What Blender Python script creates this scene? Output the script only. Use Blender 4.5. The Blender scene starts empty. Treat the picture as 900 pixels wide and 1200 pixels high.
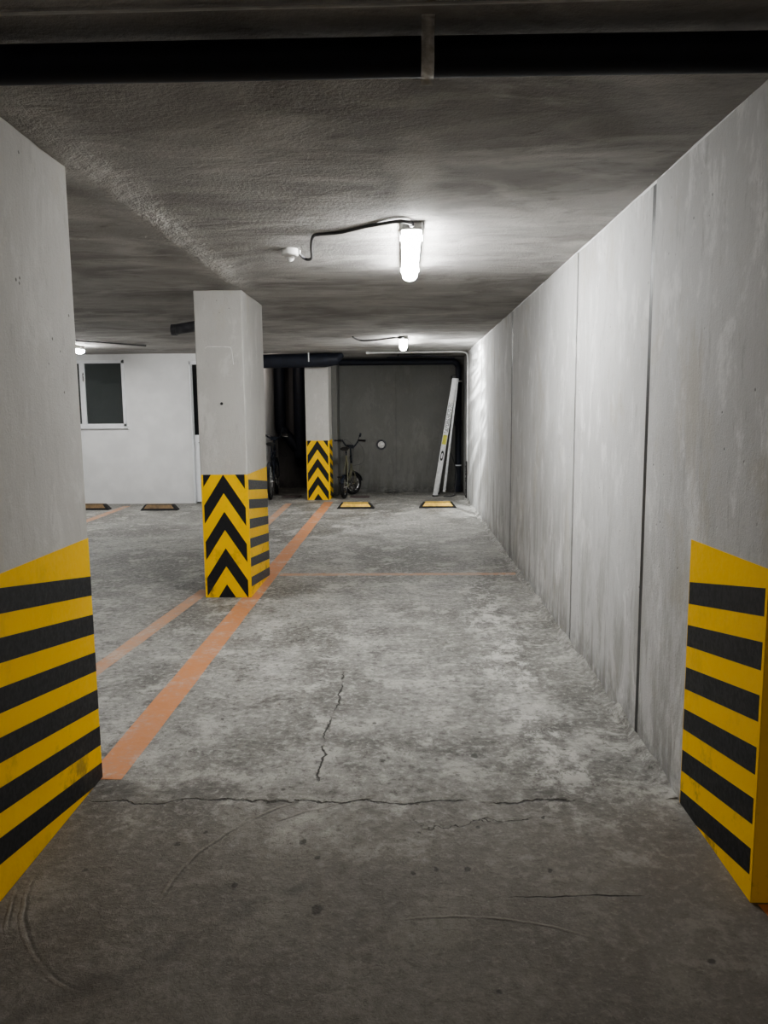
import bpy, bmesh, math, random
from mathutils import Vector, Matrix, noise
random.seed(7)
C = bpy.context.scene.collection
PI = math.pi
R = math.radians
CEIL = 2.43

# ------------------------------------------------------------------ node helpers
class NT:
    def __init__(s, name):
        s.m = bpy.data.materials.new(name); s.m.use_nodes = True
        s.t = s.m.node_tree; s.t.nodes.clear()
        s.out = s.n('ShaderNodeOutputMaterial')
        s.b = s.n('ShaderNodeBsdfPrincipled'); s.l(s.b.outputs[0], s.out.inputs[0])
        s._pos = None
    def n(s, k, **kw):
        x = s.t.nodes.new(k)
        for a, v in kw.items(): setattr(x, a, v)
        return x
    def l(s, a, b): s.t.links.new(a, b)
    def put(s, sock, v):
        if hasattr(v, 'is_linked') or isinstance(v, bpy.types.NodeSocket): s.l(v, sock)
        else:
            if isinstance(v, (tuple, list)) and len(v) == 3 and sock.type == 'RGBA': v = (*v, 1)
            sock.default_value = v
    def pos(s):
        if s._pos is None: s._pos = s.n('ShaderNodeNewGeometry').outputs['Position']
        return s._pos
    def obj(s): return s.n('ShaderNodeTexCoord').outputs['Object']
    def scale(s, v, sc, loc=(0, 0, 0)):
        x = s.n('ShaderNodeMapping'); s.l(v, x.inputs[0]); x.inputs['Scale'].default_value = sc
        x.inputs['Location'].default_value = loc; return x.outputs[0]
    def noise(s, v, sc, det=5, rough=.55, dist=0, col=False):
        x = s.n('ShaderNodeTexNoise'); s.l(v, x.inputs['Vector']); x.inputs['Scale'].default_value = sc
        x.inputs['Detail'].default_value = det; x.inputs['Roughness'].default_value = rough
        x.inputs['Distortion'].default_value = dist
        return x.outputs['Color' if col else 'Fac']
    def math(s, op, a, b=0.0, c=None):
        x = s.n('ShaderNodeMath', operation=op); s.put(x.inputs[0], a); s.put(x.inputs[1], b)
        if c is not None: s.put(x.inputs[2], c)
        return x.outputs[0]
    def ramp(s, v, a, b, lo=0.0, hi=1.0):
        x = s.n('ShaderNodeMapRange'); x.interpolation_type = 'SMOOTHSTEP'; s.put(x.inputs[0], v)
        for i, q in enumerate((a, b, lo, hi)): x.inputs[i + 1].default_value = q
        return x.outputs[0]
    def mix(s, f, a, b, mode='MIX'):
        x = s.n('ShaderNodeMix', data_type='RGBA', blend_type=mode)
        s.put(x.inputs[0], f); s.put(x.inputs[6], a); s.put(x.inputs[7], b); return x.outputs[2]
    def sep(s, v):
        x = s.n('ShaderNodeSeparateXYZ'); s.l(v, x.inputs[0]); return x.outputs
    def bump(s, h, st, d=.01):
        x = s.n('ShaderNodeBump'); s.put(x.inputs['Height'], h); x.inputs['Strength'].default_value = st
        x.inputs['Distance'].default_value = d; s.l(x.outputs[0], s.b.inputs['Normal'])
    def set(s, **k):
        for a, v in k.items():
            s.put(s.b.inputs[a.replace('_', ' ')], v)
        return s.m

def plain(name, col, rough=.5, metal=0, bump=0, var=.15, sc=14):
    t = NT(name); v = t.obj()
    nz = t.noise(v, sc, 4)
    dark = tuple(c * (1 - var) for c in col); light = tuple(min(1, c * (1 + var)) for c in col)
    t.set(Base_Color=t.mix(t.ramp(nz, .3, .7), dark, light), Roughness=t.ramp(nz, .2, .8, max(.02, rough - .08), min(1, rough + .08)), Metallic=metal)
    if bump: t.bump(t.noise(v, sc * 6, 3), bump, .003)
    return t.m

def wall_concrete(name, base, dark, light, streak=1.0, horiz=False, rough=.8):
    t = NT(name); p = t.pos()
    st = t.scale(p, (1, 1, .26)); st2 = t.scale(p, (1, 1, .5))
    a = t.noise(st2, 3.8, 10, .74, .3)
    b = t.noise(st, 19, 6, .7)
    big = t.noise(p, 1.1, 5, .6, .4)
    c = t.mix(t.ramp(big, .32, .68), tuple((d + q) / 2 for d, q in zip(dark, base)), base)
    c = t.mix(t.math('MULTIPLY', t.ramp(a, .52, .62), .8 * streak), c, light)
    c = t.mix(t.math('MULTIPLY', t.ramp(a, .34, .46, 1, 0), .55 * streak), c, dark)
    c = t.mix(t.math('MULTIPLY', t.ramp(b, .56, .70), .55 * streak), c, tuple(q * .85 for q in dark))
    c = t.mix(t.math('MULTIPLY', t.ramp(b, .30, .42, 1, 0), .5 * streak), c, light)
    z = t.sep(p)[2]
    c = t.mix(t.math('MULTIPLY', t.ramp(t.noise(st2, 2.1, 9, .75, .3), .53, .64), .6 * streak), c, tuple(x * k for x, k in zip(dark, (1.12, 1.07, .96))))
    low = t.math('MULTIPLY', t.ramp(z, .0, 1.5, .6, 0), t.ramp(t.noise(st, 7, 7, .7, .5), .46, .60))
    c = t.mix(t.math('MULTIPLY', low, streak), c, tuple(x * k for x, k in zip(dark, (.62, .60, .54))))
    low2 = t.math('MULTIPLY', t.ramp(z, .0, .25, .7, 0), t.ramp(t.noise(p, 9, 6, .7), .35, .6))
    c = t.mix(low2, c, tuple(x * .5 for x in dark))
    vo = t.n('ShaderNodeTexVoronoi')
    t.l(p, vo.inputs['Vector']); vo.inputs['Scale'].default_value = 16
    pore = t.math('MULTIPLY', t.ramp(vo.outputs['Distance'], .05, .11, 1, 0), t.ramp(t.noise(p, 3, 3), .5, .6))
    c = t.mix(t.math('MULTIPLY', pore, .7), c, tuple(x * .35 for x in dark))
    t.set(Base_Color=c, Roughness=rough)
    h = t.math('ADD', t.math('MULTIPLY', t.noise(p, 110, 4, .65), .5), t.math('MULTIPLY', b, .6))
    h = t.math('SUBTRACT', t.math('ADD', h, t.math('MULTIPLY', a, 1.1)), t.math('MULTIPLY', pore, 1.5))
    t.bump(h, .5, .008)
    return t.m

def ceiling_mat():
    t = NT('ceiling_concrete'); p = t.pos()
    st = t.scale(p, (.6, 1.3, 1))
    a = t.noise(st, 2.6, 6, .6, .8); b = t.noise(p, 1.1, 5, .55, .6)
    fine = t.noise(p, 60, 4, .65)
    c = t.mix(t.ramp(b, .32, .68), (.25, .24, .228), (.42, .41, .395))
    c = t.mix(t.ramp(a, .45, .7, 0, .75), c, (.52, .51, .49))
    c = t.mix(t.ramp(t.noise(st, 8, 5, .7, .5), .5, .75, 0, .5), c, (.17, .16, .15))
    # ragged plaster ridge between the columns
    x, y, z = t.sep(p)
    wob = t.math('MULTIPLY', t.math('SUBTRACT', t.noise(p, 1.5, 3), .5), .28)
    d = t.math('SUBTRACT', t.math('ADD', x, wob), -1.22)
    ridge = t.math('MULTIPLY', t.ramp(t.math('ABSOLUTE', d), .0, .22, 1, 0), t.ramp(y, 6.2, 6.6, 1, 0))
    c = t.mix(t.math('MULTIPLY', ridge, .35), c, (.55, .54, .51))
    # lighter uneven streak leading to the lamp
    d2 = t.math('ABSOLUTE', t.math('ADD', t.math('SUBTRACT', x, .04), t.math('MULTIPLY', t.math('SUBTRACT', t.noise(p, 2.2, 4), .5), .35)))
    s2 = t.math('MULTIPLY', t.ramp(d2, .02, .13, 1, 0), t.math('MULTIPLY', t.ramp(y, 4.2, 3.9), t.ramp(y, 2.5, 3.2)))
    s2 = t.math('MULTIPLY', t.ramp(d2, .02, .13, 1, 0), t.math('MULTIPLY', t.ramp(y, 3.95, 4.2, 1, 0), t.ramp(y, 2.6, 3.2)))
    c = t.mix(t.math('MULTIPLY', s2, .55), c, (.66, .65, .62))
    t.set(Base_Color=c, Roughness=.85)
    h = t.math('ADD', t.math('MULTIPLY', fine, .8), t.math('MULTIPLY', a, 2.5))
    h = t.math('ADD', h, t.math('MULTIPLY', b, 3.0))
    h = t.math('ADD', h, t.math('MULTIPLY', ridge, t.ramp(t.noise(p, 14, 4, .7), .2, .8, .5, 2.2)))
    t.bump(h, .45, .02)
    return t.m

def crack(t, along, across, centre, lo, hi, width, amp=.09, freq=2.5):
    """a wandering thin crack: 1 on the crack, 0 off it"""
    p = t.pos()
    w1 = t.math('MULTIPLY', t.math('SUBTRACT', t.noise(p, freq, 4, .6), .5), amp * 2)
    w2 = t.math('MULTIPLY', t.math('SUBTRACT', t.noise(p, freq * 9, 3, .6), .5), amp * .5)
    d = t.math('ABSOLUTE', t.math('ADD', t.math('SUBTRACT', across, centre), t.math('ADD', w1, w2)))
    m = t.ramp(d, width * .3, width, 1, 0)
    e = t.math('MULTIPLY', t.ramp(along, lo, lo + .1), t.ramp(along, hi - .1, hi, 1, 0))
    br = t.ramp(t.noise(p, 5, 3), .36, .5)
    return t.math('MULTIPLY', m, t.math('MULTIPLY', e, br))

def floor_base(t):
    p = t.pos()
    st = t.scale(p, (1, .8, 1))
    big = t.noise(st, .9, 6, .62, .7); mid = t.noise(p, 3.8, 10, .72, .25); fin = t.noise(p, 26, 8, .75, .3)
    c = t.mix(t.ramp(big, .36, .62), (.150, .146, .134), (.300, .295, .275))
    c = t.mix(t.ramp(mid, .50, .62, 0, .8), c, (.46, .45, .42))
    c = t.mix(t.ramp(mid, .36, .47, .75, 0), c, (.085, .082, .075))
    c = t.mix(t.ramp(fin, .50, .64, 0, .6), c, (.50, .49, .46))
    c = t.mix(t.ramp(fin, .36, .48, .65, 0), c, (.06, .058, .052))
    return c, big, mid, fin

def floor_mat():
    t = NT('floor_concrete'); p = t.pos()
    x, y, z = t.sep(p)
    c, big, mid, fin = floor_base(t)
    # pale worn patches of cement along the right hand wheel track
    dx = t.math('ABSOLUTE', t.math('SUBTRACT', x, t.math('ADD', .62, t.math('MULTIPLY', t.math('SUBTRACT', t.noise(p, 1.7, 3), .5), .6))))
    worn = t.math('MULTIPLY', t.ramp(dx, .05, .28, 1, 0), t.ramp(t.noise(t.scale(p, (1, .7, 1)), 7, 8, .8, .2), .49, .58))
    worn = t.math('MULTIPLY', worn, t.math('MULTIPLY', t.ramp(y, 2.3, 3.0), t.ramp(y, 6.2, 7.4, 1, 0)))
    c = t.mix(t.math('MULTIPLY', worn, .8), c, (.56, .55, .52))
    # foreground dimming painted into the floor's warmer taupe before the slab joint
    c = t.mix(t.ramp(t.math('ADD', y, t.math('MULTIPLY', t.math('SUBTRACT', mid, .5), 1.2)), 2.3, 3.1, .68, 0), c, (.155, .136, .116))
    grit = t.noise(p, 90, 4, .7)
    c = t.mix(t.ramp(grit, .56, .70, 0, .3), c, (.46, .44, .40)); c = t.mix(t.ramp(grit, .32, .44, .35, 0), c, (.05, .047, .042))
    # cracks
    k1 = crack(t, x, y, 2.80, -1.25, .75, .009, .13, 2.2)
    k2 = crack(t, y, x, -.36, 2.85, 4.3, .006, .07, 2.0)
    k3 = crack(t, x, y, 2.66, .0, .6, .004, .14, 3.0)
    k4 = crack(t, x, y, 2.22, .3, .75, .004, .05, 1.2)
    ck = t.math('MAXIMUM', t.math('MAXIMUM', k1, k2), t.math('MAXIMUM', k3, k4))
    c = t.mix(t.math('MULTIPLY', ck, .85), c, (.03, .028, .026))
    # dark broken band along the slab joint
    jb = t.math('MULTIPLY', t.ramp(t.math('ABSOLUTE', t.math('SUBTRACT', y, 2.84)), .02, .2, 1, 0), t.ramp(t.noise(p, 6, 6, .7), .48, .62))
    c = t.mix(t.math('MULTIPLY', jb, .5), c, (.07, .066, .06))
    # trowel / tyre arcs
    arc = None; darc = None
    for cx, cy, rad, w, a0, a1 in ((-.018, 2.163, .752, .009, 118, 184), (-.565, 2.387, .655, .010, 182, 246), (-.565, 2.387, .695, .008, 186, 215),
                                   (.05, 2.05, .80, .007, 95, 140), (.146, 1.185, .937, .006, 62, 104)):
        ddx = t.math('SUBTRACT', x, cx); ddy = t.math('SUBTRACT', y, cy)
        rr = t.math('SQRT', t.math('ADD', t.math('MULTIPLY', ddx, ddx), t.math('MULTIPLY', ddy, ddy)))
        rr = t.math('ADD', t.math('SUBTRACT', rr, rad), t.math('MULTIPLY', t.math('SUBTRACT', t.noise(p, 5, 4), .5), .035))
        an = t.math('ARCTAN2', ddy, ddx)
        an = t.math('MODULO', t.math('ADD', an, 2 * PI), 2 * PI)
        am = t.math('MULTIPLY', t.ramp(an, R(a0), R(a0 + 14)), t.ramp(an, R(a1 - 14), R(a1), 1, 0))
        am = t.math('MULTIPLY', am, t.ramp(t.noise(p, 6, 4), .36, .52, .25, 1))
        q = t.math('MULTIPLY', t.ramp(t.math('ABSOLUTE', rr), w * .2, w, 1, 0), am)
        q2 = t.math('MULTIPLY', t.ramp(t.math('ABSOLUTE', t.math('ADD', rr, w * 1.2)), w * .2, w * .8, 1, 0), am)
        arc = q if arc is None else t.math('MAXIMUM', arc, q); darc = q2 if darc is None else t.math('MAXIMUM', darc, q2)
    c = t.mix(t.math('MULTIPLY', arc, .45), c, (.30, .275, .24)); c = t.mix(t.math('MULTIPLY', darc, .6), c, (.05, .045, .04))
    sp0 = None
    for sx_, sy_, sr in ((-.80, 2.50, .013), (-.72, 2.58, .011), (-.36, 2.52, .016), (-.30, 2.42, .012), (-.55, 2.27, .012), (-.27, 2.15, .022), (.02, 2.34, .012), (.10, 2.36, .010), (.20, 2.36, .013), (.47, 2.36, .011), (.05, 2.58, .008), (.26, 2.62, .010), (-.10, 3.15, .016), (.30, 3.2, .02), (-.9, 3.6, .012), (-.15, 3.55, .013)):
        q0 = t.math('SUBTRACT', x, sx_); q1 = t.math('MULTIPLY', t.math('SUBTRACT', y, sy_), .75)
        dd0 = t.math('ADD', t.math('SQRT', t.math('ADD', t.math('MULTIPLY', q0, q0), t.math('MULTIPLY', q1, q1))), t.math('MULTIPLY', t.math('SUBTRACT', t.noise(p, 45, 2), .5), .02))
        k0 = t.ramp(dd0, sr * .6, sr, 1, 0); sp0 = k0 if sp0 is None else t.math('MAXIMUM', sp0, k0)
    c = t.mix(t.math('MULTIPLY', sp0, .7), c, (.03, .028, .025))
    # dark tyre smear running diagonally
    td = t.math('ABSOLUTE', t.math('SUBTRACT', t.math('ADD', t.math('MULTIPLY', x, -.66), t.math('MULTIPLY', y, .75)), 1.925))
    tm = t.math('MULTIPLY', t.ramp(td, .01, .06, 1, 0), t.math('MULTIPLY', t.ramp(y, 2.1, 2.6, 1, 0), t.ramp(t.noise(p, 8, 5, .7), .4, .6)))
    c = t.mix(t.math('MULTIPLY', tm, .45), c, (.06, .054, .048))
    # spots of oil and chips
    vo = t.n('ShaderNodeTexVoronoi')
    t.l(p, vo.inputs['Vector']); vo.inputs['Scale'].default_value = 3.2
    dd = t.math('ADD', vo.outputs['Distance'], t.math('MULTIPLY', t.noise(p, 30, 2), .06))
    sp = t.math('MULTIPLY', t.ramp(dd, .055, .075, 1, 0), t.ramp(t.noise(p, 1.7, 2), .46, .5))
    c = t.mix(t.math('MULTIPLY', sp, .75), c, (.035, .033, .03))
    # final colour, with roughness varied by the mottling
    t.set(Base_Color=c, Roughness=t.ramp(mid, .3, .7, .42, .72))
    t.b.inputs['Specular IOR Level'].default_value = .4
    h = t.math('ADD', t.math('MULTIPLY', fin, 1.0), t.math('MULTIPLY', mid, 2.2))
    h = t.math('SUBTRACT', t.math('MULTIPLY', h, 1.5), t.math('MULTIPLY', ck, 3.5))
    h = t.math('ADD', h, t.math('MULTIPLY', arc, .5))
    t.bump(h, .8, .008)
    return t.m

def paint_line_mat(name, col, wear):
    t = NT(name); p = t.pos()
    c, big, mid, fin = floor_base(t)
    m = t.ramp(t.math('ADD', t.math('MULTIPLY', mid, .5), t.math('MULTIPLY', fin, .5)), wear, wear + .16, 1, 0)
    m = t.math('ADD', t.math('MULTIPLY', m, .8), .0)
    cc = t.mix(m, t.mix(.35, c, col), col)
    cc = t.mix(t.ramp(big, .35, .65, 0, .25), cc, tuple(q * .7 for q in col))
    t.set(Base_Color=cc, Roughness=.6); t.bump(t.math('ADD', fin, mid), .4, .004)
    return t.m

def hazard_mat(name, col, grime, rough=.5):
    t = NT(name); p = t.pos()
    n1 = t.noise(t.scale(p, (1, 1, .5)), 7, 6, .65, .4); n2 = t.noise(p, 50, 4, .6)
    c = t.mix(t.ramp(n1, .55, .8, 0, .5), col, tuple(q * .72 for q in col))
    z = t.sep(p)[2]
    g = t.math('MULTIPLY', t.ramp(z, 0, .55, .7, .12), t.ramp(t.noise(p, 5, 7, .7), .54, .68))
    c = t.mix(g, c, grime)
    t.set(Base_Color=c, Roughness=t.ramp(n2, .3, .7, rough - .06, rough + .1)); t.bump(t.math('ADD', n2, t.math('MULTIPLY', n1, 2)), .3, .004)
    return t.m

M = {}
M['wall'] = wall_concrete('wall_concrete', (.50, .50, .495), (.36, .355, .345), (.62, .615, .605))
M['column'] = wall_concrete('column_concrete', (.52, .51, .485), (.42, .41, .39), (.60, .59, .565), .7)
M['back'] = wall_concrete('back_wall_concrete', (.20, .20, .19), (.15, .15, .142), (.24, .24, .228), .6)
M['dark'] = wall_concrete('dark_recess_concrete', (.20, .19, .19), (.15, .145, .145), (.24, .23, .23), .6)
M['ceil'] = ceiling_mat()
M['floor'] = floor_mat()
M['line'] = paint_line_mat('orange_line_paint', (.58, .24, .095), .46)
M['line_faded'] = paint_line_mat('faded_orange_line_paint', (.55, .30, .17), .42)
M['yellow'] = hazard_mat('hazard_yellow_paint', (.92, .555, .008), (.13, .09, .03))
M['black'] = hazard_mat('hazard_black_paint', (.013, .014, .017), (.06, .055, .045), .55)
M['sheenblack'] = hazard_mat('sheen_lightened_black_paint', (.055, .057, .062), (.10, .09, .075), .5)  # lighter copy of the black, sheen on the column sides put into its colour
M['joint'] = plain('grey_joint_mortar', (.27, .265, .255), .9, 0, .3, .3)
M['plaster'] = plain('white_plaster', (.74, .74, .74), .85, 0, .25, .05, 3)
M['whiteframe'] = plain('white_aluminium', (.80, .81, .83), .4, 0, 0, .03)
M['pipe'] = plain('black_pipe_plastic', (.011, .014, .025), .6, 0, .1, .3)
M['greypipe'] = plain('dark_grey_pipe', (.11, .112, .125), .5, 0, .15, .3)
M['steel'] = plain('galvanised_steel', (.85, .83, .78), .45, .1, .2, .3, 40)
M['alu'] = plain('ladder_aluminium', (.74, .75, .76), .38, .55, .05, .1, 20)
M['conduit'] = plain('grey_conduit', (.62, .63, .62), .5, 0, 0, .1)
M['cable'] = plain('dark_grey_cable', (.075, .075, .078), .55)
M['white'] = plain('white_plastic', (.80, .80, .78), .4, 0, 0, .04)
M['housing'] = plain('lamp_housing_grey', (.50, .50, .48), .5, 0, 0, .05)
M['rubber'] = plain('black_rubber', (.014, .013, .013), .7, 0, .3, .3, 30)
M['rubber_y'] = plain('wheel_stop_yellow', (.80, .52, .10), .5, 0, .2, .25, 12)
M['rubber_o'] = plain('dusty_wheel_stop_ochre', (.20, .135, .07), .65, 0, .2, .3, 12)
M['tyre'] = plain('tyre_rubber', (.012, .012, .013), .75, 0, .3)
M['frame'] = plain('dark_bicycle_paint', (.015, .020, .032), .3, .1)
M['frame_y'] = plain('pale_yellow_bicycle_paint', (.15, .15, .105), .35, .1)
M['chrome'] = plain('bicycle_bright_metal', (.6, .6, .6), .25, 1)
M['sticker'] = plain('dark_sticker', (.03, .03, .03), .4)
M['sticker_y'] = plain('yellow_sticker', (.62, .60, .10), .4)
M['wood'] = plain('reddish_dusty_board', (.10, .075, .075), .7, 0, .3, .3)
M['chalk'] = plain('chalk', (.80, .80, .78), .9)

t = NT('lamp_diffuser_glow'); t.set(Base_Color=(.9, .9, .9), Roughness=.4)
t.b.inputs['Emission Color'].default_value = (1.0, 1.0, .985, 1); t.b.inputs['Emission Strength'].default_value = 95
M['glow'] = t.m
t = NT('fill_lamp_diffuser_glow'); t.set(Base_Color=(.9, .9, .9), Roughness=.4)
t.b.inputs['Emission Color'].default_value = (1.0, .91, .81, 1); t.b.inputs['Emission Strength'].default_value = 74
M['fillglow'] = t.m
t = NT('window_glass'); t.set(Base_Color=(.55, .60, .60), Roughness=.03)
t.b.inputs['Transmission Weight'].default_value = .9; t.b.inputs['IOR'].default_value = 1.45
M['glass'] = t.m
t = NT('dark_door_glass'); t.set(Base_Color=(.02, .021, .022), Roughness=.05); M['darkglass'] = t.m

# ------------------------------------------------------------------ mesh helpers
class MB:
    def __init__(s): s.bm = bmesh.new(); s.mi = 0
    def _f(s, vs):
        try:
            f = s.bm.faces.new(vs); f.material_index = s.mi; return f
        except ValueError: return None
    def hexa(s, p):
        v = [s.bm.verts.new(q) for q in p]
        for a in ((0, 3, 2, 1), (4, 5, 6, 7), (0, 1, 5, 4), (1, 2, 6, 5), (2, 3, 7, 6), (3, 0, 4, 7)): s._f([v[i] for i in a])
        return s
    def box(s, x0, x1, y0, y1, z0, z1):
        return s.hexa([(x0, y0, z0), (x1, y0, z0), (x1, y1, z0), (x0, y1, z0), (x0, y0, z1), (x1, y0, z1), (x1, y1, z1), (x0, y1, z1)])
    def bar(s, a, b, w, h, up=(0, 0, 1)):
        a = Vector(a); b = Vector(b); d = (b - a).normalized(); u = Vector(up)
        sd = d.cross(u)
        if sd.length < 1e-4: sd = d.cross(Vector((0, 1, 0)))
        sd.normalize(); u = sd.cross(d)
        q = []
        for c in (a, b):
            q += [c - sd * w / 2 - u * h / 2, c + sd * w / 2 - u * h / 2, c + sd * w / 2 + u * h / 2, c - sd * w / 2 + u * h / 2]
        return s.hexa([q[0], q[1], q[2], q[3], q[4], q[5], q[6], q[7]])
    def tube(s, pts, r, n=12, cap=True, closed=False):
        pts = [Vector(p) for p in pts]; m = len(pts); rings = []; prev = None
        for i, p in enumerate(pts):
            if closed: d = pts[(i + 1) % m] - pts[i - 1]
            else: d = pts[min(i + 1, m - 1)] - pts[max(i - 1, 0)]
            d.normalize()
            if prev is None:
                u = d.orthogonal().normalized()
            else:
                u = prev - d * prev.dot(d); u.normalize()
            prev = u; w = d.cross(u)
            rr = r[i] if isinstance(r, (list, tuple)) else r
            rings.append([s.bm.verts.new(p + (u * math.cos(k * 2 * PI / n) + w * math.sin(k * 2 * PI / n)) * rr) for k in range(n)])
        rng = m if closed else m - 1
        for i in range(rng):
            A, B = rings[i], rings[(i + 1) % m]
            for k in range(n): s._f([A[k], A[(k + 1) % n], B[(k + 1) % n], B[k]])
        if cap and not closed:
            s._f(list(reversed(rings[0]))); s._f(rings[-1])
        return s
    def lathe(s, prof, c=(0, 0, 0), ax='Z', n=24):
        """profile of (radius, height) revolved about an axis"""
        c = Vector(c); rings = []
        for r, h in prof:
            ring = []
            for k in range(n):
                a = 2 * PI * k / n; x, y = r * math.cos(a), r * math.sin(a)
                q = {'Z': (x, y, h), 'Y': (x, h, y), 'X': (h, x, y)}[ax]
                ring.append(s.bm.verts.new(c + Vector(q)))
            rings.append(ring)
        for A, B in zip(rings, rings[1:]):
            for k in range(n): s._f([A[k], A[(k + 1) % n], B[(k + 1) % n], B[k]])
        s._f(list(reversed(rings[0]))); s._f(rings[-1]); return s
    def poly(s, pts): return s._f([s.bm.verts.new(p) for p in pts])
    def prism(s, pts, off):
        off = Vector(off); a = [s.bm.verts.new(p) for p in pts]; b = [s.bm.verts.new(Vector(p) + off) for p in pts]; n = len(a)
        s._f(list(reversed(a))); s._f(b)
        for i in range(n): s._f([a[i], a[(i + 1) % n], b[(i + 1) % n], b[i]])
        return s
    def build(s, name, mats, parent=None, bevel=0, smooth=True, seg=2):
        bmesh.ops.recalc_face_normals(s.bm, faces=s.bm.faces)
        me = bpy.data.meshes.new(name); s.bm.to_mesh(me); s.bm.free()
        for m in (mats if isinstance(mats, (list, tuple)) else [mats]): me.materials.append(m)
        o = bpy.data.objects.new(name, me); C.objects.link(o)
        if smooth:
            for p in me.polygons: p.use_smooth = True
            me.set_sharp_from_angle(angle=R(35))
        if parent: o.parent = parent
        if bevel:
            b = o.modifiers.new('bevel', 'BEVEL'); b.width = bevel; b.segments = seg; b.limit_method = 'ANGLE'; b.angle_limit = R(40)
        return o

def tag(o, label=None, cat=None, group=None, kind=None):
    if label: o['label'] = label
    if cat: o['category'] = cat
    if group: o['group'] = group
    if kind: o['kind'] = kind
    return o
def empty(name, loc, rz=0):
    o = bpy.data.objects.new(name, None); C.objects.link(o); o.location = loc; o.rotation_euler.z = rz; o.empty_display_size = .1
    return o
def copy_tree(o, parent=None):
    c = o.copy(); C.objects.link(c); c.parent = parent
    for ch in list(o.children): copy_tree(ch, c)
    return c
def smoothpath(pts, n=8):
    P = [Vector(p) for p in pts]; P = [P[0] * 2 - P[1]] + P + [P[-1] * 2 - P[-2]]; out = []
    for i in range(1, len(P) - 2):
        for k in range(n):
            q = k / n; a, b, c, d = P[i - 1:i + 3]
            out.append(.5 * ((2 * b) + (c - a) * q + (2 * a - 5 * b + 4 * c - d) * q * q + (3 * b - a - 3 * c + d) * q ** 3))
    out.append(P[-2]); return out
def S(o, label, cat='structure'):
    return tag(o, label, cat, None, 'structure')

# 2D clipping for painted stripes: shapes live in (u, v), kept inside a rectangle
def clip(poly, u0, u1, v0, v1):
    for ax, lim, sg in ((0, u0, 1), (0, u1, -1), (1, v0, 1), (1, v1, -1)):
        out = []
        for i in range(len(poly)):
            a, b = poly[i - 1], poly[i]; ia = sg * (a[ax] - lim) >= -1e-9; ib = sg * (b[ax] - lim) >= -1e-9
            if ia != ib:
                q = (lim - a[ax]) / (b[ax] - a[ax]); out.append((a[0] + (b[0] - a[0]) * q, a[1] + (b[1] - a[1]) * q))
            if ib: out.append(b)
        poly = out
        if len(poly) < 3: return []
    return poly
def painted(name, parent, to3, nrm, u0, u1, v0, v1, blacks, matb, inset=0, label=None, top=None):
    """thin coat of paint: yellow sheet with black shapes on top, one mesh"""
    mb = MB(); n = Vector(nrm)
    sheet = [(u0, v0), (u1, v0), (u1, top[1] if top else v1), (u0, top[0] if top else v1)]
    mb.mi = 0; mb.prism([Vector(to3(*q)) + n * .0005 for q in sheet], n * .0015)
    mb.mi = 1
    for b in blacks:
        c = clip(b, u0 + inset, u1 - inset, v0, v1)
        if len(c) >= 3: mb.prism([Vector(to3(*q)) + n * .001 for q in c], n * .0016)
    o = mb.build(name, [M['yellow'], matb], parent, smooth=False)
    if label: o['label'] = label
    return o
def slanted(u0, u1, v_at_u0, slope, pitch, th, count):
    out = []
    for k in range(count):
        a = v_at_u0 - k * pitch; b = a + slope * (u1 - u0)
        j = random.uniform(-.004, .004)
        out.append([(u0, a - th + j), (u1, b - th - j), (u1, b), (u0, a)])
    return out
def chevrons(uc, half, vtop, pitch, th, drop, count):
    out = []
    for k in range(-1, count):
        a = vtop - k * pitch
        for s in (-1, 1):
            p = [(uc, a), (uc, a - th), (uc + s * half, a - th - drop), (uc + s * half, a - drop)]
            out.append(p if s > 0 else list(reversed(p)))
    return out

# ------------------------------------------------------------------ THE SETTING
fl = MB().box(-9, 4.2, -7, 16.6, -.12, 0).build('floor', M['floor'], smooth=False)
S(fl, 'worn grey concrete garage floor with cracks and tyre marks', 'floor')
mb = MB(); gx = [-9, -7.5] + [-6.2 + .06 * i for i in range(124)] + [1.3, 4.2]; gy = [-7, -2] + [.6 + .06 * i for i in range(226)] + [14.3, 16.6]
def sag(x, y):
    if not (-6.2 < x < 1.2 and .7 < y < 14): return CEIL
    h = .009 * noise.noise(Vector((x * .55, y * 1.1, 0))) + .004 * noise.noise(Vector((x * 1.6, y * 3.2, 4))) + .0025 * noise.noise(Vector((x * 7, y * 9, 7)))
    e = min(1, max(0, (1.05 - x) / .3)) * min(1, (y - .7) / .5)
    # ragged plaster ridge running from the left column towards the middle one
    d = x + 1.22 + .03 * (y - 3) * 0 + .05 * noise.noise(Vector((y * 1.4, 1, 1)))
    env = max(0, min(1, (y - 2.4) / .5)) * max(0, min(1, (6.3 - y) / .6))
    rg = math.exp(-(d / .07) ** 2) * .014 + (.012 if d < -.02 else .012 * max(0, 1 - (d + .02) / .06)) * math.exp(-max(0, -d) / .5)
    rg *= 1 + .6 * noise.noise(Vector((x * 9, y * 9, 2)))
    return CEIL + max(-.006, min(.006, h * e)) - rg * env
vv = [[mb.bm.verts.new((x, y, sag(x, y))) for y in gy] for x in gx]
for i in range(len(gx) - 1):
    for k in range(len(gy) - 1): mb._f([vv[i][k], vv[i + 1][k], vv[i + 1][k + 1], vv[i][k + 1]])
top = [mb.bm.verts.new(q) for q in ((-9, -7, CEIL + .2), (4.2, -7, CEIL + .2), (4.2, 16.6, CEIL + .2), (-9, 16.6, CEIL + .2))]
mb._f(top)
ce = mb.build('ceiling', M['ceil'])
S(ce, 'low rough trowelled concrete ceiling of the garage', 'ceiling')

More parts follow.
